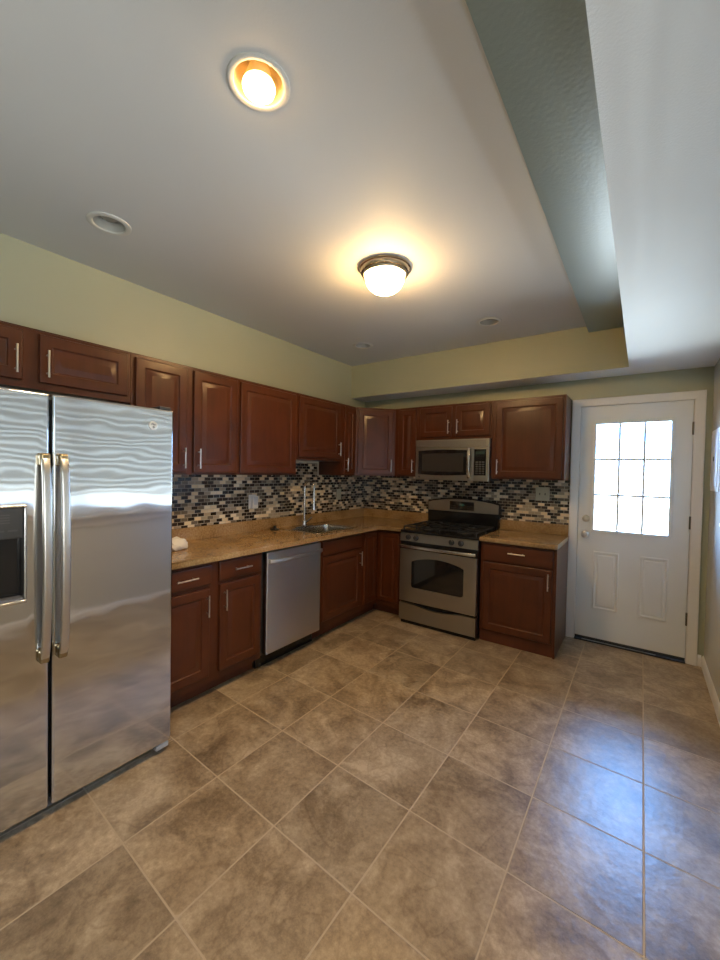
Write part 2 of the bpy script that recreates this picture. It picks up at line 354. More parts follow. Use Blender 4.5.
# ------------------------------------------------------------------ room shell
W = 3.227; YF = -5.6; ZC = 2.683; ZS = 2.312; XS = 2.693; SD = .295; T = .12
bm = B(); v = [bm.verts.new(p) for p in ((-T, YF - T, 0), (W + T, YF - T, 0), (W + T, T, 0), (-T, T, 0))]; f = bm.faces.new(v)
uvl = bm.loops.layers.uv.new('UVMap')
for l in f.loops:
    x, y, _ = l.vert.co; l[uvl].uv = ((x - 2.434) / .412 + 20, (y + 1.703 + .050 * (x - 2.43)) / .4195 + 20)
box(bm, -T, W + T, YF - T, T, -.1, -.002)
fl = struct('floor', bm, M_FLOOR, 'tan and brown mottled square ceramic tile floor with pale grout', 'floor')
# ceiling with holes for the recessed cans
CANS = [(1.773, -3.184), (.572, -3.122), (.552, -.857), (1.760, -.815)]
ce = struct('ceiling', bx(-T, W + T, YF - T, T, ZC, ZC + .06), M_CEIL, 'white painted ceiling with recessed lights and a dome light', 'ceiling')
cs = []
for x, y in CANS:
    c = B(); lathe(c, (x, y, ZC - .05), [(0, 0), (.082, 0), (.082, .2), (0, .2)], seg=40); cs.append(c)
cut(ce, cs)
struct('wall_left', bx(-T, 0, YF - T, T, 0, ZC), M_WALL, 'sage green painted wall behind the long run of cabinets', 'wall')
DX0, DX1, DZ1 = 2.335, 3.123, 2.073
bm = B(); box(bm, 0, DX0, 0, T, 0, ZC); box(bm, DX1, W + T, 0, T, 0, ZC); box(bm, DX0, DX1, 0, T, DZ1, ZC)
struct('wall_back', bm, M_WALL, 'sage green painted wall behind the stove and the white door', 'wall')
WY0, WY1, WZ0, WZ1 = -3.70, -1.28, 1.0, 2.235
VY0, VY1, VZ0, VZ1 = -5.45, -4.25, .9, 2.2
bm = B(); box(bm, W, W + T, YF - T, VY0, 0, ZC); box(bm, W, W + T, VY1, WY0, 0, ZC); box(bm, W, W + T, VY0, VY1, 0, VZ0); box(bm, W, W + T, VY0, VY1, VZ1, ZC); box(bm, W, W + T, WY1, 0, 0, ZC); box(bm, W, W + T, WY0, WY1, 0, WZ0); box(bm, W, W + T, WY0, WY1, WZ1, ZC)
struct('wall_right', bm, M_WALLR, 'pale painted wall at right carrying the electrical panel', 'wall')
struct('wall_front', bx(0, W, YF - T, YF, 0, ZC), M_WALL, 'sage green painted wall opposite the stove', 'wall')
# dropped soffit: white underside, sage faces
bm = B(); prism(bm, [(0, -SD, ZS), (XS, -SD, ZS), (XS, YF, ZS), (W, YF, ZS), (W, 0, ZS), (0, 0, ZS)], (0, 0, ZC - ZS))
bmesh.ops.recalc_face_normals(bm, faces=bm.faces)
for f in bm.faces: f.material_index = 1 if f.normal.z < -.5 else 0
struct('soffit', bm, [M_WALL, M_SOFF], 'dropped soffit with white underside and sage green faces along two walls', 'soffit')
struct('ceiling_beam', bx(2.41, XS, YF, -SD, 2.63, ZC), M_STRIP, 'glossy sage green painted strip of ceiling beside the white soffit', 'beam')
# baseboards
def baseboard(name, O, U, Nn, L, lab):
    bm = B(); O, U, Nn = Vector(O), Vector(U), Vector(Nn)
    pr = [(0, 0), (.014, 0), (.014, .062), (.011, .072), (.006, .080), (.003, .086), (0, .086)]
    prism(bm, [O + Nn * a + Vector((0, 0, b)) for a, b in pr], U * L)
    return struct(name, bm, M_WHITE, lab, 'baseboard')
baseboard('baseboard_right', (W, -5.6, 0), (0, 1, 0), (-1, 0, 0), 5.6, 'white baseboard along the right wall')
baseboard('baseboard_back', (3.19, 0, 0), (1, 0, 0), (0, -1, 0), W - 3.19 - .014, 'short white baseboard piece between door casing and right wall')
# mosaic backsplash
TS = .008
bm = B(); box(bm, 0, TS, -2.92, 0, .90, 1.41); box(bm, 0, TS, -1.492, -.856, 1.41, 1.56)
struct('backsplash', bm, M_MOSL, 'mosaic tile backsplash in dark brown, grey and cream on the left wall', 'backsplash')
struct('backsplash', bx(TS, 2.272, -TS, 0, .90, 1.42), M_MOSB, 'mosaic tile backsplash in dark brown, grey and cream behind the stove', 'backsplash')
M_EDGE = simple('tile_edge', (.62, .56, .42), .3)
bm = B(); box(bm, TS, TS + .004, -1.515, -1.495, 1.405, 1.56, .001); box(bm, TS, TS + .004, -.875, -.858, 1.405, 1.56, .001); box(bm, TS, TS + .004, -1.495, -.875, 1.535, 1.555, .001)
struct('trim_2', bm, M_EDGE, 'cream edge trim round the mosaic patch above the sink', 'trim')

# ------------------------------------------------------------------ entry door
cx0, cx1, cz1 = 2.272, 3.188, 2.133
bm = B()
def casing(bm):
    pr = [(0, 0), (0, .012), (.008, .016), (.030, .017), (.050, .022), (.062, .022), (.066, .018), (.066, 0)]   # from the opening outwards
    path = [(DX0 + .002, 0), (DX0 + .002, DZ1 - .004), (DX1 - .002, DZ1 - .004), (DX1 - .002, 0)]
    sgn = [(-1, 0), (-1, 1), (1, 1), (1, 0)]; rings = []
    for (x, z), (sx, sz) in zip(path, sgn): rings.append([bm.verts.new((x + sx * a, -d, z + sz * a)) for a, d in pr])
    for a, b in zip(rings, rings[1:]):
        for k in range(len(pr)): bm.faces.new((a[k], a[(k + 1) % len(pr)], b[(k + 1) % len(pr)], b[k]))
    bm.faces.new(rings[0]); bm.faces.new(list(reversed(rings[-1])))
casing(bm)
box(bm, DX0 - .004, DX0 + .005, -.001, T, 0, DZ1); box(bm, DX1 - .005, DX1 + .004, -.001, T, 0, DZ1); box(bm, DX0, DX1, -.001, T, DZ1 - .005, DZ1 + .004)
box(bm, DX0 + .004, DX0 + .020, .0450, .060, 0, DZ1); box(bm, DX1 - .020, DX1 - .004, .0450, .060, 0, DZ1); box(bm, DX0 + .004, DX1 - .004, .0450, .060, DZ1 - .020, DZ1 - .004)
struct('trim_1', bm, M_WHITE, 'white painted wood casing and jamb round the entry door', 'door casing')
dr = thing('door_1', (2.729, .02, 0), 'white entry door with a nine-pane window and two lower panels', 'door', kind='structure')
sx0, sx1, sz0, sz1 = 2.343, 3.115, .034, 2.066
slab = obj('door_slab', bx(sx0, sx1, 0, .044, sz0, sz1, bev=.002), M_DOOR, dr)
o_ = origin(dr)
GX0, GX1, GZ0, GZ1 = 2.462, 2.985, .986, 1.912
def cbox(*a):
    b = bx(*a); bmesh.ops.translate(b, vec=-o_, verts=b.verts); return b
cut(slab, [cbox(GX0, GX1, -.1, .2, GZ0, GZ1)])
pan = B()
for x0, x1 in ((2.470, 2.658), (2.803, 2.991)):
    # embossed panel standing in a moulded rim
    O = (x0, 0, .292); panel(pan, O, (1, 0, 0), (0, 0, 1), (0, -1, 0), x1 - x0, .508, [(.003, .007), (.009, .0095), (.016, .007), (.021, .001), (.031, .001), (.036, .007), (.042, .009)])
obj('door_panel', pan, M_DOOR, dr)
fr = B()
for a in ((GX0 - .022, GX1 + .022, GZ1 - .004, GZ1 + .022), (GX0 - .022, GX1 + .022, GZ0 - .022, GZ0 + .004), (GX0 - .022, GX0 + .004, GZ0 + .004, GZ1 - .004), (GX1 - .004, GX1 + .022, GZ0 + .004, GZ1 - .004)):
    box(fr, a[0], a[1], -.014, .02, a[2], a[3], .004)
frm = obj('window_frame', fr, M_DOOR, dr)
mu = B()
for k in (1, 2):
    x = GX0 + (GX1 - GX0) * k / 3; z = GZ0 + (GZ1 - GZ0) * k / 3
    box(mu, x - .009, x + .009, .006, .022, GZ0, GZ1, .002); box(mu, GX0, GX1, .009, .021, z - .009, z + .009, .002)
obj('muntins', mu, M_DOOR, frm)
obj('glass_pane', bx(GX0 - .005, GX1 + .005, .024, .028, GZ0 - .005, GZ1 + .005), M_GLASS, dr)
bm = B(); lathe(bm, (2.403, 0, .944), [(0, 0), (.031, 0), (.031, .004), (.026, .009), (.012, .012), (.011, .030), (.020, .036), (.027, .046), (.0275, .056), (.022, .064), (.010, .067), (0, .067)], (0, -1, 0), 32)
obj('door_knob', bm, M_NICK, dr)
bm = B(); lathe(bm, (2.404, 0, 1.082), [(0, 0), (.029, 0), (.029, .006), (.025, .014), (.016, .016), (0, .016)], (0, -1, 0), 32); box(bm, 2.401, 2.407, -.034, -.014, 1.068, 1.096, .002)
obj('deadbolt', bm, M_NICK, dr)
for z in (1.80, 1.06, .30):
    bm = B(); lathe(bm, (3.1165, -.004, z - .005), [(0, 0), (.0075, 0), (.0075, .10), (0, .10)], (0, 0, 1), 12); box(bm, 3.117, 3.122, -.002, .01, z, z + .09)
    obj('hinge', bm, M_HINGE, dr)
obj('door_sweep', bx(sx0, sx1, .004, .04, .010, .036), M_DARK, dr)
bm = B(); box(bm, DX0 + .006, DX1 - .006, -.03, .10, 0, .008, .002); 
th = obj('trim_3', bm, simple('dark_threshold', (.02, .018, .016), .45)); tag(th, 'dark threshold strip under the white entry door', 'threshold', kind='structure')
bm = bx(2.40, 2.93, -.012, -.006, .0082, .012, bev=.0006)  # thin bright metallic line along the threshold
obj('bright_edge', bm, M_BRIGHT, th)

# ------------------------------------------------------------------ window with blind in the right wall (seen in the refrigerator)
wn = thing('window_1', (W, (WY0 + WY1) / 2, WZ0), 'wide white framed window in the right wall', 'window', kind='structure')
bm = B()
for a in ((WY0, WY1, WZ0, WZ0 + .05), (WY0, WY1, WZ1 - .05, WZ1), (WY0, WY0 + .05, WZ0, WZ1), (WY1 - .05, WY1, WZ0, WZ1), ((WY0 + WY1) / 2 - .03, (WY0 + WY1) / 2 + .03, WZ0, WZ1)):
    box(bm, W + .05, W + .10, *a)
obj('window_frame', bm, M_WHITE, wn)
obj('glass_pane', bx(W + .072, W + .076, WY0 + .04, WY1 - .04, WZ0 + .04, WZ1 - .04), M_GLASS, wn)
bm = B()
for a in ((WY0 - .07, WY1 + .07, WZ1, WZ1 + .07), (WY0 - .07, WY0, WZ0, WZ1), (WY1, WY1 + .07, WZ0, WZ1)): box(bm, W - .016, W, *a, .003)
box(bm, W - .05, W + .05, WY0 - .09, WY1 + .09, WZ0 - .025, WZ0, .004); box(bm, W - .016, W, WY0 - .07, WY1 + .07, WZ0 - .09, WZ0 - .025, .003)
obj('window_casing', bm, M_WHITE, wn)
w2 = thing('added_window', (W, (VY0 + VY1) / 2, VZ0), 'plain white framed window added out of view in the right wall to admit fill light', 'window', kind='structure')  # unseen opening, added to let the rear fill lamp in
bm = B()
for a in ((VY0, VY1, VZ0, VZ0 + .05), (VY0, VY1, VZ1 - .05, VZ1), (VY0, VY0 + .05, VZ0, VZ1), (VY1 - .05, VY1, VZ0, VZ1), (VY0, VY1, 1.53, 1.57)): box(bm, W + .05, W + .10, *a)
obj('window_frame', bm, M_WHITE, w2)
obj('glass_pane', bx(W + .072, W + .076, VY0 + .04, VY1 - .04, VZ0 + .04, VZ1 - .04), M_GLASS, w2)
BY0, BY1 = WY0 - .10, WY1 + .16; BXc = W - .050
bl = thing('window_blind', (BXc, (BY0 + BY1) / 2, 1.2), 'white horizontal slat blind half lowered over the side window', 'blind')
obj('head_rail', bx(W - .075, W - .017, BY0, BY1, 2.255, 2.308, bev=.004), M_BLIND, bl)
bm = B(); z = 1.26
while z < 2.25:
    a = math.radians(-52); dx, dz = .029 * math.cos(a), .029 * math.sin(a); c = BXc
    n = Vector((-math.sin(a), 0, math.cos(a))) * .0015
    p = [Vector((c - dx, BY0 + .005, z - dz)), Vector((c + dx, BY0 + .005, z + dz))]
    prism(bm, [p[0] - n, p[1] - n, p[1] + n, p[0] + n], (0, BY1 - BY0 - .01, 0)); z += .060
obj('slats', bm, M_BLIND, bl)
obj('bottom_rail', bx(BXc - .026, BXc + .026, BY0 + .005, BY1 - .005, 1.195, 1.215, bev=.004), M_BLIND, bl)

# ------------------------------------------------------------------ cabinets
def pull(parent, c, axis, out, L=.135):
    c, ax, ou = Vector(c), Vector(axis), Vector(out); bm = B()
    tube(bm, [c + ou * .030 - ax * L / 2, c + ou * .030 + ax * L / 2], .0050, 12)
    for s in (-1, 1): tube(bm, [c + ax * s * (L / 2 - .022), c + ou * .029 + ax * s * (L / 2 - .022)], .0042, 10)
    return obj('handle', bm, M_NICK, parent)
def cdoor(root, O, U, Nn, w_, h, hand=None, name='door', prof=None, mat=None):
    bm = B(); panel(bm, O, U, (0, 0, 1), Nn, w_, h, prof or RAISED)
    d = obj(name, bm, mat or M_WOOD, root)
    O, U, Nn = Vector(O), Vector(U), Vector(Nn)
    if hand:
        a, b, ax = hand
        pull(d, O + U * a + Vector((0, 0, b)) + Nn * .019, U if ax == 'u' else (0, 0, 1), Nn)
    return d
UZ0, UZ1, DZ0, DZT = 1.415, 2.139, 1.430, 2.116
XF = .305
def wall_cab_left(name, y0, y1, z0, doors, label, dz0=None):
    r = thing(name, (0.009, (y0 + y1) / 2, z0), label, 'cabinet', 'upper wall cabinets')
    bm = B(); box(bm, .009, XF, y0 + .0008, y1 - .0008, z0, UZ1, .001); box(bm, XF, XF + .004, y0 + .0008, y1 - .0008, UZ1 - .006, UZ1)
    obj('carcass', bm, M_WOOD, r)
    for (a, b, hy) in doors:
        zz = dz0 or DZ0
        cdoor(r, (XF, a, zz), (0, 1, 0), (1, 0, 0), b - a, DZT - zz, (hy - a, .095, 'w') if hy is not None else None)
    return r
def wall_cab_back(name, x0, x1, z0, doors, label, dz0=None):
    r = thing(name, ((x0 + x1) / 2, -.009, z0), label, 'cabinet', 'upper wall cabinets')
    bm = B(); box(bm, x0 + .0008, x1 - .0008, -XF, -.009, z0, UZ1, .001); box(bm, x0 + .0008, x1 - .0008, -XF - .004, -XF, UZ1 - .006, UZ1)
    obj('carcass', bm, M_WOOD, r)
    for (a, b, hx) in doors:
        zz = dz0 or DZ0
        cdoor(r, (a, -XF, zz), (1, 0, 0), (0, -1, 0), b - a, DZT - zz, (hx - a, .095, 'w') if hx is not None else None)
    return r
wall_cab_left('wall_cabinet', -3.86, -2.893, 1.84, [(-3.83, -3.402, -3.43), (-3.335, -2.915, -3.305)], 'short two-door cherry wall cabinet above the steel refrigerator', 1.875)
wall_cab_left('wall_cabinet', -2.893, -2.122, UZ0, [(-2.870, -2.540, -2.567), (-2.490, -2.137, -2.458)], 'tall two-door cherry wall cabinet just right of the refrigerator')
wall_cab_left('wall_cabinet', -2.122, -1.497, UZ0, [(-2.106, -1.520, None)], 'cherry wall cabinet with one wide handleless door, left of the sink')
wall_cab_left('wall_cabinet', -1.497, -.855, 1.556, [(-1.480, -.895, -.922)], 'short single-door cherry wall cabinet above the sink faucet', 1.580)
wall_cab_left('wall_cabinet', -.855, -.612, UZ0, [(-.822, -.630, -.797)], 'narrow cherry wall cabinet between sink cabinet and diagonal corner cabinet')
# diagonal corner
r = thing('corner_wall_cabinet', (.3, -.3, UZ0), 'diagonal cherry wall cabinet in the corner of the room', 'cabinet', 'upper wall cabinets')
bm = B(); prism(bm, [(.009, -.009, UZ0), (.009, -.611, UZ0), (XF, -.611, UZ0), (.611, -XF, UZ0), (.611, -.009, UZ0)], (0, 0, UZ1 - UZ0)); obj('carcass', bm, M_WOOD, r)
s2 = math.sqrt(.5); L = (.611 - XF) / s2
cdoor(r, Vector((XF, -.611, DZ0)) + Vector((s2, s2, 0)) * .024, (s2, s2, 0), (s2, -s2, 0), L - .048, DZT - DZ0, (L - .075, .095, 'w'))
wall_cab_back('wall_cabinet', .612, .889, UZ0, [(.662, .868, .845)], 'narrow cherry wall cabinet between corner cabinet and microwave')
wall_cab_back('wall_cabinet', .889, 1.650, 1.793, [(.916, 1.256, 1.232), (1.300, 1.634, 1.324)], 'short two-door cherry wall cabinet above the microwave', 1.818)
wall_cab_back('wall_cabinet', 1.650, 2.266, UZ0, [(1.690, 2.246, 1.714)], 'wide single-door cherry wall cabinet between microwave and white door')

def base_left(name, y0, y1, label, fronts, cat='cabinet', hollow=False):
    r = thing(name, (0.01, (y0 + y1) / 2, 0), label, cat, 'base cabinets')
    cc = obj('carcass', bx(.01, .59, y0 + .0008, y1 - .0008, .10, .8745, bev=.001), M_WOOD, r)
    if hollow:
        b = bx(.03, .565, y0 + .02, y1 - .02, .12, 1.0); bmesh.ops.translate(b, vec=-origin(cc), verts=b.verts); cut(cc, [b])
    obj('toe_kick', bx(.49, .505, y0 + .0008, y1 - .0008, 0, .10), M_KICK, r)
    for kind, a, b, z0, z1, hand in fronts:
        cdoor(r, (.59, a, z0), (0, 1, 0), (1, 0, 0), b - a, z1 - z0, hand, 'drawer' if kind == 'r' else ('door' if kind == 'd' else 'false_front'), FLAT if kind != 'd' else None, M_WOODH if kind != 'd' else M_WOOD)
    return r
base_left('base_cabinet', -2.915, -2.120, 'cherry base cabinet with two drawers and two doors beside the refrigerator', [
    ('r', -2.890, -2.538, .733, .855, (.176, .062, 'u')), ('r', -2.478, -2.140, .737, .860, (.169, .062, 'u')),
    ('d', -2.890, -2.548, .150, .708, (.318, .455, 'w')), ('d', -2.474, -2.140, .150, .714, (.030, .462, 'w'))])
base_left('base_cabinet', -1.500, -.862, 'cherry sink base cabinet with one door beside the dishwasher', [
    ('f', -1.462, -.893, .735, .852, None), ('d', -1.462, -.900, .165, .715, (.537, .462, 'w'))], hollow=True)
r = thing('corner_base_cabinet', (.3, -.3, 0), 'cherry corner base cabinet with hinged angled doors left of the stove', 'cabinet', 'base cabinets')
bm = B(); prism(bm, [(.01, -.01, .10), (.01, -.861, .10), (.59, -.861, .10), (.59, -.59, .10), (.896, -.59, .10), (.896, -.01, .10)], (0, 0, .7745)); obj('carcass', bm, M_WOOD, r)
bm = B(); prism(bm, [(.49, -.861, 0), (.505, -.861, 0), (.505, -.505, 0), (.896, -.505, 0), (.896, -.49, 0), (.49, -.49, 0)], (0, 0, .10)); obj('toe_kick', bm, M_KICK, r)
NAR = [(0, .015), (.002, .018), (.006, .020), (.040, .020), (.044, .0185), (.047, .0145), (.052, .0130), (.056, .0130), (.074, .0185), (.078, .0190)]
cdoor(r, (.59, -.832, .150), (0, 1, 0), (1, 0, 0), .217, .705, None, prof=NAR)
cdoor(r, (.613, -.59, .150), (1, 0, 0), (0, -1, 0), .245, .705, None, prof=NAR)
r = thing('base_cabinet', (1.96, -.01, 0), 'cherry base cabinet with one drawer and one door, right of stove', 'cabinet', 'base cabinets')
bm = B(); box(bm, 1.668, 2.258, -.585, -.01, .10, .8745, .001); obj('carcass', bm, M_WOOD, r)
obj('end_panel', bx(2.2585, 2.272, -.590, -.01, 0, .8745, bev=.001), M_WOOD, r)
obj('toe_kick', bx(1.668, 2.258, -.570, -.555, 0, .10), M_KICK, r)
cdoor(r, (1.696, -.585, .715), (1, 0, 0), (0, -1, 0), .550, .142, (.278, .085, 'u'), 'drawer', FLAT, M_WOODX)
cdoor(r, (1.696, -.585, .115), (1, 0, 0), (0, -1, 0), .546, .585, (.521, .495, 'w'))

# ------------------------------------------------------------------ countertops
def counter_edge(bm, poly):
    pass
SX0, SX1, SY0, SY1 = .095, .550, -1.470, -.880
ct = thing('countertop', (.3, -1.4, .876), 'L-shaped tan speckled laminate countertop running into the corner with sink', 'countertop', 'tan laminate countertops')
bm = B(); fz = prism(bm, [(.009, -.009, .876), (.009, -2.905, .876), (.637, -2.905, .876), (.637, -.637, .876), (.898, -.637, .876), (.898, -.009, .876)], (0, 0, .038))
es = [e for e in bm.edges if all(v.co.z > .9 for v in e.verts) and (all(abs(v.co.x - .637) < 1e-4 for v in e.verts) or (all(abs(v.co.y + .637) < 1e-4 for v in e.verts)))]
es += [e for e in bm.edges if all(v.co.z < .9 for v in e.verts) and (all(abs(v.co.x - .637) < 1e-4 for v in e.verts) or (all(abs(v.co.y + .637) < 1e-4 for v in e.verts)))]
bmesh.ops.bevel(bm, geom=es, offset=.009, segments=3, profile=.5, affect='EDGES')
top = obj('top', bm, M_LAM, ct)
b = bx(SX0 + .012, SX1 - .012, SY0 + .012, SY1 - .012, .8, 1.0); bmesh.ops.translate(b, vec=-origin(top), verts=b.verts); cut(top, [b])
bm = B(); prism(bm, [(.0085, -.0085, .914), (.0085, -2.905, .914), (.028, -2.905, .914), (.028, -.028, .914), (.898, -.028, .914), (.898, -.0085, .914)], (0, 0, .098))
es = [e for e in bm.edges if all(v.co.z > 1 for v in e.verts)]; bmesh.ops.bevel(bm, geom=es, offset=.004, segments=2, affect='EDGES')
obj('back_lip', bm, M_LAM, ct)
ct2 = thing('countertop', (1.96, -.3, .876), 'short tan speckled laminate countertop between stove and white door', 'countertop', 'tan laminate countertops')
bm = B(); prism(bm, [(1.666, -.009, .876), (1.666, -.635, .876), (2.262, -.635, .876), (2.278, -.619, .876), (2.278, -.009, .876)], (0, 0, .038))
es = [e for e in bm.edges if e.verts[0].co.y < -.6 and e.verts[1].co.y < -.6 and abs(e.verts[0].co.z - e.verts[1].co.z) < 1e-4]
bmesh.ops.bevel(bm, geom=es, offset=.009, segments=3, affect='EDGES')
obj('top', bm, M_LAM, ct2)
bm = bx(1.666, 2.2715, -.028, -.0085, .914, 1.012, bev=.003); obj('back_lip', bm, M_LAM, ct2)

# ------------------------------------------------------------------ sink, faucet, small things on the counter
sk = thing('sink', ((SX0 + SX1) / 2, (SY0 + SY1) / 2, .914), 'stainless steel drop-in sink set in the tan countertop', 'sink')
bm = B()
def rrect(x0, x1, y0, y1, r, z, n=6):
    pts = []
    for cx_, cy_, a0 in ((x1 - r, y1 - r, 0), (x0 + r, y1 - r, 90), (x0 + r, y0 + r, 180), (x1 - r, y0 + r, 270)):
        for k in range(n + 1):
            a = math.radians(a0 + 90 * k / n); pts.append((cx_ + r * math.cos(a), cy_ + r * math.sin(a), z))
    return pts
loops = [rrect(SX0, SX1, SY0, SY1, .04, .9145), rrect(SX0 + .002, SX1 - .002, SY0 + .002, SY1 - .002, .04, .918), rrect(SX0 + .02, SX1 - .02, SY0 + .02, SY1 - .02, .03, .918),
         rrect(SX0 + .075, SX1 - .026, SY0 + .028, SY1 - .028, .05, .914), rrect(SX0 + .080, SX1 - .032, SY0 + .034, SY1 - .034, .05, .90), rrect(SX0 + .085, SX1 - .038, SY0 + .04, SY1 - .04, .06, .76), rrect(SX0 + .11, SX1 - .065, SY0 + .07, SY1 - .07, .06, .745)]
vl = [[bm.verts.new(p) for p in l] for l in loops]
for a, b in zip(vl, vl[1:]):
    for k in range(len(a)): bm.faces.new((a[k], a[(k + 1) % len(a)], b[(k + 1) % len(a)], b[k]))
bm.faces.new(vl[-1])
obj('basin', bm, M_SINK, sk)
bm = B(); lathe(bm, (.33, -1.175, .7455), [(0, .001), (.03, .001), (.04, .004), (.045, .002), (.045, 0)], seg=24); obj('drain', bm, M_CHROME, sk)
fx, fy = .140, -1.205
fc = thing('faucet', (fx, fy, .9175), 'tall chrome gooseneck faucet standing at the back of the sink', 'faucet')
bm = B(); lathe(bm, (fx, fy, .9178), [(0, 0), (.029, 0), (.029, .006), (.022, .014), (.019, .05), (.017, .055), (0, .055)], seg=28)
prism(bm, [(p[0], p[1], .9178) for p in rrect(fx - .026, fx + .026, fy - .11, fy + .11, .025, 0)], (0, 0, .006)); obj('base', bm, M_BAR, fc)
pts = [(fx, fy, .96), (fx, fy, 1.10), (fx, fy, 1.295)]
for k in range(1, 13):
    a = math.pi * k / 12; pts.append((fx + .06 - .06 * math.cos(a), fy, 1.295 + .06 * math.sin(a)))
pts.append((fx + .12, fy, 1.22)); bm = B(); tube(bm, pts, .0105, 14); obj('spout', bm, M_BAR, fc)
bm = B(); lathe(bm, (fx + .12, fy, 1.225), [(0, 0), (.012, 0), (.0135, -.02), (.014, -.09), (.018, -.13), (.018, -.14), (0, -.14)], seg=20); obj('spray_head', bm, M_BAR, fc)
bm = B(); tube(bm, [(fx, fy + .016, .955), (fx, fy + .04, .962), (fx + .01, fy + .10, 1.0)], [.011, .009, .006], 12); obj('lever', bm, M_CHROME, fc)
bm = B(); lathe(bm, (.085, -1.53, .9145), [(0, 0), (.040, 0), (.042, .004), (.036, .010), (.014, .013), (.012, .026), (.015, .032), (.010, .037), (0, .037)], seg=28)
tag(obj('sink_stopper', bm, M_RUB, at=(.085, -1.53, .9145)), 'small black rubber sink stopper lying on the counter left of the sink', 'stopper')
# crumpled paper beside the refrigerator
bm = B(); bmesh.ops.create_icosphere(bm, subdivisions=3, radius=1)
for v in bm.verts:
    n = v.co.normalized(); k = 1 + .18 * math.sin(7 * n.x + 3 * n.y) * math.cos(5 * n.y + 2 * n.z) + random.uniform(-.05, .05)
    v.co = Vector((.275 + n.x * .060 * k, -2.590 + n.y * .085 * k, max(.9145, .945 + n.z * .050 * k)))
tag(obj('crumpled_paper', bm, M_PAPER, at=(.275, -2.59, .9145)), 'small crumpled white paper lying on the tan counter beside the refrigerator', 'paper')

# ------------------------------------------------------------------ outlets, switches
def plate_left(name, y, z, w_, h, mat, label, cat):
    r = thing(name, (TS, y, z), label, cat)
    bm = B(); panel(bm, (TS, y - w_ / 2, z - h / 2), (0, 1, 0), (0, 0, 1), (1, 0, 0), w_, h, [(0, .003), (.004, .006)]); obj('wall_plate', bm, mat, r); return r
r = plate_left('wall_outlet', -1.730, 1.176, .078, .122, M_PLW, 'white outlet plate on the left mosaic wall with an adapter plugged in', 'outlet')
for z in (1.146, 1.206):
    bm = B(); lathe(bm, (TS + .006, -1.730, z), [(.0165, -.001), (.0165, .002), (0, .002)], (1, 0, 0), 20); obj('socket', bm, M_PLW, r)
bm = bx(TS + .0085, TS + .040, -1.752, -1.694, 1.118, 1.226, bev=.005)
a_ = thing('plug_adapter', (TS + .0085, -1.723, 1.12), 'boxy white adapter plugged into the left wall outlet', 'adapter'); bdy = obj('body', bm, M_PLW, a_)
obj('face', bx(TS + .040, TS + .0412, -1.744, -1.702, 1.150, 1.218, bev=.0004), simple('bluish_face', (.55, .58, .62), .3), a_)
r = plate_left('wall_outlet', -.505, 1.197, .078, .122, M_PLB, 'almond outlet plate on the mosaic wall near the corner, right of the faucet', 'outlet')
bm = B(); box(bm, TS + .0055, TS + .0085, -.505 - .0165, -.505 + .0165, 1.197 - .033, 1.197 + .033, .001); obj('socket', bm, M_PLB, r)
r = thing('light_switch', (2.045, -TS, 1.281), 'almond double switch plate on the mosaic wall beside the white door', 'switch')
bm = B(); panel(bm, (1.985, -TS, 1.217), (1, 0, 0), (0, 0, 1), (0, -1, 0), .120, .128, [(0, .003), (.004, .006)]); obj('wall_plate', bm, M_PLB, r)
for x in (2.021, 2.068):
    bm = B(); box(bm, x - .005, x + .005, -TS - .012, -TS - .004, 1.270, 1.290, .001); obj('toggle', bm, simple('dark_toggle', (.10, .09, .07), .5), r)

# electrical panel on the right wall
r = thing('electrical_panel', (W, -.235, 1.377), 'white electrical panel cover on the right wall beside the door', 'electrical panel')
bm = B(); panel(bm, (W, -.06, 1.365), (0, -1, 0), (0, 0, 1), (-1, 0, 0), .38, .445, [(0, .004), (.003, .006)]); obj('cover', bm, M_PLW, r)
bm = B(); panel(bm, (W - .0055, -.095, 1.400), (0, -1, 0), (0, 0, 1), (-1, 0, 0), .31, .375, [(0, .004), (.002, .006)]); d = obj('door', bm, M_PLW, r)
obj('latch', bx(W - .015, W - .0112, -.262, -.242, 1.580, 1.612, bev=.001), M_DARK, d)

# ------------------------------------------------------------------ refrigerator
FX = .842; FY0, FYG, FY1 = -3.842, -3.4445, -2.927; FZ0, FZ1 = .050, 1.750
r = thing('refrigerator', (.42, (FY0 + FY1) / 2, 0), 'side-by-side stainless steel refrigerator with long twin handles and dispenser', 'refrigerator')
obj('cabinet', bx(.04, .775, FY0 + .004, FY1 - .004, .04, 1.735, bev=.004), M_FSIDE, r)
obj('gasket', bx(.775, .790, FY0 + .012, FY1 - .012, .07, 1.73), M_DARK, r)
d1 = obj('freezer_door', bx(.790, FX, FY0, FYG - .005, FZ0, FZ1, bev=.010, seg=4), M_STEELF, r)
d2 = obj('door', bx(.790, FX, FYG + .005, FY1, FZ0, FZ1, bev=.010, seg=4), M_STEELF, r)
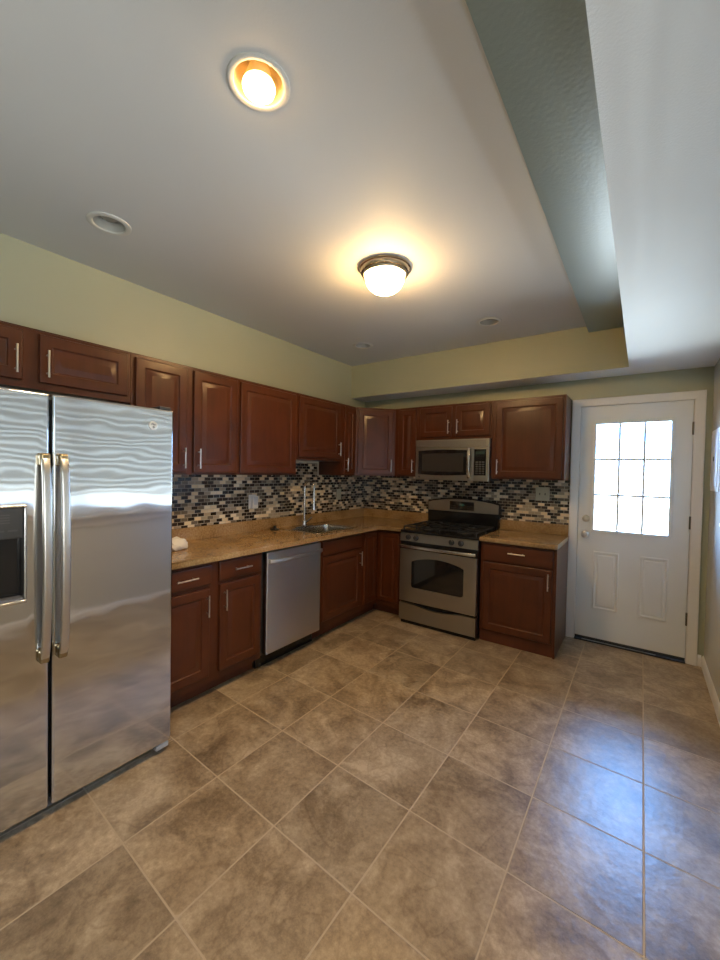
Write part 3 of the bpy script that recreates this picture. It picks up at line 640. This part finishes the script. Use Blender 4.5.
# dispenser recess in the freezer door
DY0, DY1_, DZa, DZb = -3.765, -3.529, .930, 1.296
b = bx(.80, FX + .05, DY0, DY1_, DZa, DZb); bmesh.ops.translate(b, vec=-origin(d1), verts=b.verts); cut(d1, [b])
dp = obj('dispenser', bx(.7995, .8035, DY0 - .0, DY1_ + .0, DZa, DZb), M_BLACK, d1)
bm = B()
for a in ((DY0 - .008, DY1_ + .007, DZb - .002, DZb + .008), (DY0 - .008, DY1_ + .007, DZa - .010, DZa + .004), (DY0 - .008, DY0 + .003, DZa + .004, DZb - .002), (DY1_ - .003, DY1_ + .007, DZa + .004, DZb - .002)): box(bm, FX - .03, FX + .005, *a, .004, 3)
obj('dispenser_frame', bm, M_BAR, d1)
obj('control_panel', bx(.805, FX + .002, DY0 + .005, DY1_ - .005, 1.176, DZb - .003, bev=.003), simple('charcoal_panel', (.035, .034, .033), .35), d1)
for k in range(4): obj('menu_key', bx(FX + .002, FX + .0028, DY1_ - .085, DY1_ - .045, 1.235 + k * .010, 1.239 + k * .010), M_BUTTON, d1)
for y in (-3.715, -3.66, -3.605, -3.565): obj('function_key', bx(FX + .002, FX + .0028, y - .014, y + .014, 1.203, 1.209), M_BUTTON, d1)
bm = B(); sweep(bm, [(.812, (DY0 + DY1_) / 2, 1.13), (.822, (DY0 + DY1_) / 2, 1.07), (.818, (DY0 + DY1_) / 2, 1.02)], (0, 1, 0), .07, .006); obj('paddle', bm, M_DARK, d1)
obj('drip_tray', bx(.805, FX + .004, DY0 + .005, DY1_ - .005, DZa + .004, DZa + .014, bev=.002), M_GREY, d1)
def fhandle(parent, y):
    bm = B(); n = 24; pts = []; wd = []; th_ = []
    for k in range(n + 1):
        t = k / n; z = .675 + (1.497 - .675) * t; e = min(t, 1 - t)
        bow = .016 + .036 * (1 - (2 * t - 1) ** 2) ** .5
        pts.append((FX + bow, y, z)); wd.append(.030); th_.append(.020)
    pts = [(FX + .002, y, .682)] + pts + [(FX + .002, y, 1.490)]; wd = [.034] + wd + [.034]; th_ = [.026] + th_ + [.026]
    sweep(bm, pts, (0, 1, 0), wd, th_)
    h = obj('handle', bm, M_NICK, parent)
    for z0, z1 in ((.664, .716), (1.456, 1.508)):
        bm = B(); box(bm, FX - .001, FX + .030, y - .0175, y + .0175, z0, z1, .010, 4); obj('end_cap', bm, M_WARMCAP, parent)
fhandle(d1, -3.470); fhandle(d2, -3.408)
bm = B(); lathe(bm, (FX, -3.033, 1.664), [(.021, 0), (.021, .002), (.018, .0035), (0, .0038)], (1, 0, 0), 28); bd = obj('badge', bm, simple('badge_silver', (.75, .75, .72), .2, .6), d2)
bm = B(); tube(bm, [(FX + .004, -3.043, 1.668), (FX + .004, -3.036, 1.673), (FX + .004, -3.030, 1.668), (FX + .004, -3.023, 1.668)], .0026, 6); tube(bm, [(FX + .004, -3.036, 1.656), (FX + .004, -3.031, 1.660), (FX + .004, -3.028, 1.655), (FX + .004, -3.034, 1.652)], .0026, 6)
obj('badge_script', bm, M_DARK, d2)
bm = B(); box(bm, .70, .785, FY0 + .02, FY1 - .02, .012, .05, .004); obj('base_grille', bm, M_GREY, r)
for y in (FY0 + .06, FYG - .02, FY1 - .05):
    bm = B(); lathe(bm, (.745, y - .012, .021), [(0, 0), (.021, 0), (.021, .024), (0, .024)], (0, 1, 0), 20); obj('roller', bm, M_DARK, r)
obj('lower_hinge', bx(.785, .838, FY1 - .075, FY1 - .010, .022, .047, bev=.004), M_LGREY, r)
obj('hinge_cover', bx(.70, .835, FY1 - .07, FY1 - .012, 1.7502, 1.765, bev=.004), M_DARK, r)

# ------------------------------------------------------------------ dishwasher
r = thing('dishwasher', (.3, -1.81, 0), 'stainless steel dishwasher with curved bar handle under the counter', 'dishwasher')
obj('tub', bx(.03, .575, -2.110, -1.506, .105, .868), M_DARK, r)
d = obj('door', bx(.576, .628, -2.100, -1.516, .122, .862, bev=.006, seg=3), M_STEELD, r)
bm = B(); n = 20; pts = []
for k in range(n + 1):
    t = k / n; y = -2.085 + .555 * t; bow = .022 + .030 * (1 - (2 * t - 1) ** 2) ** .6; pts.append((.628 + bow, y, .800))
pts = [(.629, -2.078, .800)] + pts + [(.629, -1.537, .800)]
sweep(bm, pts, (0, 0, 1), [.030] * len(pts), [.018] * len(pts)); obj('handle', bm, M_STEELD, d)
obj('toe_kick', bx(.515, .530, -2.115, -1.502, 0, .105), M_BLACK, r)

# ------------------------------------------------------------------ gas range
SX0r, SX1r = .903, 1.661; SY = -.66; DYS = -.030
r = thing('gas_stove', (1.262, -.3, 0), 'stainless steel gas stove with black cooktop and black oven window', 'stove')
obj('body', bx(SX0r, SX1r, -.63, -.012, .035, .885, bev=.002), M_BLACK, r)
# cooktop with raised rim
bm = B(); box(bm, SX0r, SX1r, -.664, -.095, .884, .905, .006, 3); obj('cooktop', bm, M_BLACK, r)
for x in (1.095, 1.469):
    for y in (-.48, -.23):
        bm = B(); lathe(bm, (x, y, .9055), [(.062, 0), (.060, .004), (.045, .006), (.045, .012), (.038, .016), (.038, .022), (.030, .026), (0, .027)], seg=28); obj('burner', bm, M_IRON, r)
for x0, x1 in ((.930, 1.270), (1.294, 1.634)):
    bm = B(); z = .938; hh = .006
    def bar(a, b_):
        (xa, ya), (xb, yb) = a, b_
        if xa == xb: box(bm, xa - .006, xa + .006, min(ya, yb), max(ya, yb), z - hh, z + hh, .002)
        else: box(bm, min(xa, xb), max(xa, xb), ya - .006, ya + .006, z - hh, z + hh, .002)
    y0, y1 = -.635, -.120; xm = (x0 + x1) / 2; ym = (y0 + y1) / 2
    for y in (y0, ym, y1): bar((x0, y), (x1, y))
    for x in (x0, x1): bar((x, y0), (x, y1))
    for y in (-.48, -.23): bar((x0, y), (xm - .035, y)); bar((xm + .035, y), (x1, y))
    for ya, yb in ((y0, -.515), (-.445, ym), (ym, -.265), (-.195, y1)): bar((xm, ya), (xm, yb))
    for x in (x0, x1):
        for y in (y0, ym, y1): box(bm, x - .007, x + .007, y - .007, y + .007, .9055, z, .002)
    obj('grate', bm, M_IRON, r)
# front control panel
bm = B(); prism(bm, [(SX0r, -.630, .800), (SX0r, -.664, .800), (SX0r, -.656, .878), (SX0r, -.630, .878)], (SX1r - SX0r, 0, 0)); obj('control_panel', bm, M_STOVE, r)
for x in (.990, 1.072, 1.425, 1.512):
    bm = B(); lathe(bm, (x, -.660, .840), [(.026, -.004), (.026, .004), (.021, .008), (.018, .026), (.014, .030), (0, .030)], (0, -1, .1), 24); box(bm, x - .0035, x + .0035, -.698, -.670, .822, .866, .002); obj('knob', bm, M_DARK, r)
obj('vent_band', bx(SX0r + .002, SX1r - .002, -.656, -.63, .722, .800), M_BLACK, r)
dz0, dz1 = .222, .724
bm = bx(SX0r + .002, SX1r - .002, -.666, -.632, dz0, dz1, bev=.004, seg=3); d = obj('oven_door', bm, M_STOVE, r)
def arch(x0, x1, z0, z1, rise, y, n=14, rr=.02):
    p = [(x0 + rr, y, z0), (x1 - rr, y, z0), (x1 - rr * .3, y, z0 + rr * .3), (x1, y, z0 + rr)]
    for k in range(n + 1):
        t = k / n; x = x1 + (x0 - x1) * t; p.append((x, y, z1 - rise + rise * (1 - (2 * t - 1) ** 2) if 0 < k < n else z1 - rise - .004))
    p += [(x0, y, z0 + rr), (x0 + rr * .3, y, z0 + rr * .3)]
    return p
bm = B(); prism(bm, arch(1.018, 1.562, .352, .676, .045, -.666), (0, -.0025, 0)); obj('window_trim', bm, M_STOVE, d)
bm = B(); prism(bm, arch(1.034, 1.546, .366, .662, .045, -.6686), (0, -.002, 0)); obj('window', bm, M_BGLASS, d)
bm = B(); pts = []
for k in range(21):
    t = k / 20; pts.append((SX0r + .012 + (SX1r - SX0r - .024) * t, -.670 - .020 - .024 * (1 - (2 * t - 1) ** 2) ** .6, .757))
pts = [(pts[0][0] + .004, -.656, .757)] + pts + [(pts[-1][0] - .004, -.656, .757)]
sweep(bm, pts, (0, 0, 1), [.028] * len(pts), [.016] * len(pts)); obj('handle', bm, M_BAR, r)
# drawer with a dipped finger scoop in its top edge
bm = B(); top_ = []
for k in range(25):
    t = k / 24; x = SX0r + .002 + (SX1r - SX0r - .004) * t
    dip = .026 * max(0, math.cos((t - .5) * math.pi / .62)) ** 1.0 if abs(t - .5) < .31 else 0
    top_.append((x, -.664, .204 - dip))
poly = [(SX0r + .002, -.664, .040), (SX1r - .002, -.664, .040)] + list(reversed(top_))
prism(bm, poly, (0, .030, 0)); obj('drawer', bm, M_STOVE, r)
obj('kick_plate', bx(SX0r + .01, SX1r - .01, -.635, -.61, 0, .040), M_BLACK, r)
# backguard
XA, XB = .910, 1.676
bm = B(); pb = [(XA + .004, -.012, .885), (1.660, -.012, .885), (1.660, -.012, 1.016), (XB, -.012, 1.024), (XB, -.012, 1.160)]
for k in range(1, 16):
    t = k / 16; pb.append((XB + (XA - XB) * t, -.012, 1.160 + .046 * math.sin(math.pi * t) ** .8))
pb.append((XA, -.012, 1.160)); prism(bm, pb, (0, -.066, 0)); bg_ = obj('backguard', bm, M_BLACK, r)
bm = B(); pb = [(XA + .012, -.0785, 1.062), (XB - .012, -.0785, 1.062), (XB - .009, -.0785, 1.150)]
for k in range(1, 16):
    t = k / 16; pb.append((XB - .009 + (XA - XB + .018) * t, -.0785, 1.150 + .042 * math.sin(math.pi * t) ** .8))
pb.append((XA + .009, -.0785, 1.150)); prism(bm, pb, (0, -.010, 0)); obj('steel_panel', bm, M_STOVE, bg_)
XM = (XA + XB) / 2
obj('display', bx(XM - .130, XM + .130, -.0915, -.0882, 1.080, 1.168, bev=.001), M_BGLASS, bg_)
bm = B(); SEG = {'1': 'bc', '2': 'abged', '0': 'abcdef', '5': 'afgcd'}
def digit(bm, ch, x, z, y, s=.007, t_=.0013):
    seg = {'a': (0, 2 * s, s, 2 * s), 'g': (0, s, s, s), 'd': (0, 0, s, 0), 'f': (0, s, 0, 2 * s), 'b': (s, s, s, 2 * s), 'e': (0, 0, 0, s), 'c': (s, 0, s, s)}
    for q in SEG[ch]:
        a0, b0, a1, b1 = seg[q]; box(bm, x + a0 - t_ / 2, x + a1 + t_ / 2, y - .0006, y, z + b0 - t_ / 2, z + b1 + t_ / 2)
for ch, x in (('1', -.024), ('2', -.011), ('0', .006), ('5', .019)): digit(bm, ch, XM + x, 1.126, -.0916)
obj('clock_digits', bm, M_CLOCK, bg_)
for x in (-.110, -.088, -.066, .066, .088, .110):
    for z in (1.095, 1.120): obj('key', bx(XM + x - .006, XM + x + .006, -.0920, -.0915, z, z + .005), M_BUTTON, bg_)

# ------------------------------------------------------------------ microwave
MX0, MX1, MZ0, MZ1, MY = .893, 1.646, 1.388, 1.788, -.362
r = thing('microwave', (1.27, -.18, MZ0), 'stainless over-the-range microwave with black window and curved vertical handle', 'microwave')
obj('case', bx(MX0 + .002, MX1 - .002, -.318, -.010, MZ0 + .004, MZ1 - .002, bev=.002), M_DARK, r)
bm = bx(MX0, MX1, MY, -.318, MZ1 - .078, MZ1, bev=.004, seg=3); g = obj('vent_grille', bm, M_STOVE, r)
bm = B()
for k in range(5): box(bm, MX0 + .03, MX1 - .03, MY - .001, MY + .002, MZ1 - .064 + k * .011, MZ1 - .061 + k * .011)
obj('louvres', bm, M_GREY, g)
d = obj('door', bx(MX0, 1.500, MY, -.318, MZ0, MZ1 - .080, bev=.004, seg=3), M_STOVE, r)
bm = B()
p = []
for (xa, za, xb, zb, bulge) in ((MX0 + .035, MZ0 + .058, 1.440, MZ0 + .058, -.010), (1.440, MZ1 - .108, MX0 + .035, MZ1 - .108, .010)):
    for k in range(9):
        t = k / 8; p.append((xa + (xb - xa) * t, MY, za + bulge * math.sin(math.pi * t)))
prism(bm, p, (0, -.004, 0)); obj('window', bm, M_BGLASS, d)
obj('window_mesh', bx(MX0 + .075, 1.405, MY - .0048, MY - .004, MZ0 + .085, MZ1 - .135, bev=.0003), simple('window_screen', (.035, .032, .03), .25), d)
bm = B(); pts = []
for k in range(17):
    t = k / 16; pts.append((1.462, MY - .014 - .026 * (1 - (2 * t - 1) ** 2) ** .6, MZ0 + .030 + .275 * t))
pts = [(1.462, MY + .002, pts[0][2] + .004)] + pts + [(1.462, MY + .002, pts[-1][2] - .004)]
sweep(bm, pts, (1, 0, 0), [.030] * len(pts), [.014] * len(pts)); obj('handle', bm, M_BAR, d)
cp = obj('control_panel', bx(1.502, MX1, MY, -.318, MZ0, MZ1 - .080, bev=.004, seg=3), M_STOVE, r)
obj('keypad_glass', bx(1.508, 1.620, MY - .003, MY, MZ0 + .055, MZ1 - .100, bev=.001), M_BGLASS, cp)
for i in range(3):
    for k in range(6): obj('key', bx(1.524 + i * .030, 1.546 + i * .030, MY - .0038, MY - .003, MZ0 + .068 + k * .021, MZ0 + .080 + k * .021), M_BUTTON, cp)
obj('clock_display', bx(1.522, 1.606, MY - .0036, MY - .003, MZ1 - .148, MZ1 - .122, bev=.0002), simple('dim_display', (.03, .05, .04), .2), cp)
bm = B(); lathe(bm, (MX0 + .045, MY, MZ0 + .030), [(.010, 0), (.010, .002), (0, .0025)], (0, -1, 0), 20); obj('badge', bm, simple('badge_plate', (.7, .7, .68), .25, .7), d)

# ------------------------------------------------------------------ ceiling lights
def can(x, y, lit):
    pass
x, y = CANS[0]
r = thing('recessed_light', (x, y, ZC), 'lit recessed ceiling light glowing warm yellow, nearest the camera', 'recessed light', 'recessed ceiling lights')
bm = B(); lathe(bm, (x, y, ZC), [(.081, .002), (.077, -.001), (.079, -.005), (.090, -.007), (.097, -.004), (.098, -.0004)], seg=48); obj('trim_ring', bm, M_CAN, r)
bm = B(); lathe(bm, (x, y, ZC), [(.0795, -.001), (.074, .02), (.068, .09), (.060, .105), (0, .106)], seg=40); obj('baffle', bm, M_BAFF, r)
bm = B(); lathe(bm, (x, y, ZC + .10), [(.022, 0), (.028, -.040), (.045, -.096), (.0495, -.106)], seg=40); obj('bulb_neck', bm, M_BAFF, r)
bm = B(); lathe(bm, (x, y, ZC + .10), [(.0495, -.106), (.0510, -.112), (.048, -.122), (.031, -.129), (0, -.131)], seg=40); obj('bulb', bm, M_BULB, r)
sl = bpy.data.lights.new('flood_beam', 'SPOT'); sl.energy = BEAM; sl.color = (1, .76, .48); sl.spot_size = math.radians(125); sl.spot_blend = .8; sl.shadow_soft_size = .045
slo = bpy.data.objects.new('flood_beam', sl); COL.objects.link(slo); slo.parent = r; slo.location = (0, 0, -.085)
x, y = CANS[1]
r0 = thing('recessed_light', (x, y, ZC), 'unlit recessed ceiling light above the refrigerator', 'recessed light', 'recessed ceiling lights')
bm = B(); lathe(bm, (x, y, ZC), [(.081, .002), (.070, -.001), (.074, -.006), (.088, -.008), (.097, -.004), (.098, -.0004)], seg=48); obj('trim_ring', bm, M_CAN, r0)
bm = B(); lathe(bm, (x, y, ZC), [(.0705, -.001), (.066, .02), (.062, .055), (.060, .10), (0, .101)], seg=40); obj('baffle', bm, M_CANIN, r0)
bm = B(); lathe(bm, (x, y, ZC + .10), [(.020, 0), (.026, -.020), (.046, -.048), (.051, -.060), (.044, -.068), (.020, -.072), (0, -.073)], seg=36); obj('bulb', bm, M_LENS, r0)
dup(r0, (*CANS[2], ZC), 'unlit recessed ceiling light in the far corner, above the diagonal cabinet')
dup(r0, (*CANS[3], ZC), 'unlit recessed ceiling light near the soffit, in front of the microwave')
dx, dy = 1.506, -1.993
r = thing('ceiling_light', (dx, dy, ZC), 'lit flush dome ceiling light with brushed metal ring and white glass', 'ceiling light')
bm = B(); lathe(bm, (dx, dy, ZC), [(0.0, -0.0005), (0.1543, -0.0005), (0.1571, -0.006), (0.1552, -0.012), (0.1477, -0.016), (0.1459, -0.026), (0.1421, -0.034), (0.1337, -0.038), (0.1309, -0.048), (0.1272, -0.052), (0.1197, -0.05), (0.1178, -0.03), (0.0, -0.03)], seg=56)
obj('metal_ring', bm, M_WARMCAP if False else steel('lamp_metal', (.50, .42, .32), rough=.25, brush=(60, 60, 60), bstr=0), r)
bm = B(); lathe(bm, (dx, dy, ZC - .044), [(.1175, 0), (.1175, -.012), (.112, -.042), (.097, -.069), (.073, -.090), (.042, -.103), (.012, -.108), (0, -.108)], seg=48); obj('glass_shade', bm, M_DOME, r)
bm = B(); lathe(bm, (dx, dy, ZC - .151), [(.010, .001), (.011, -.003), (.007, -.007), (.006, -.011), (.003, -.015), (0, -.016)], seg=16); obj('finial', bm, M_NICK, r)
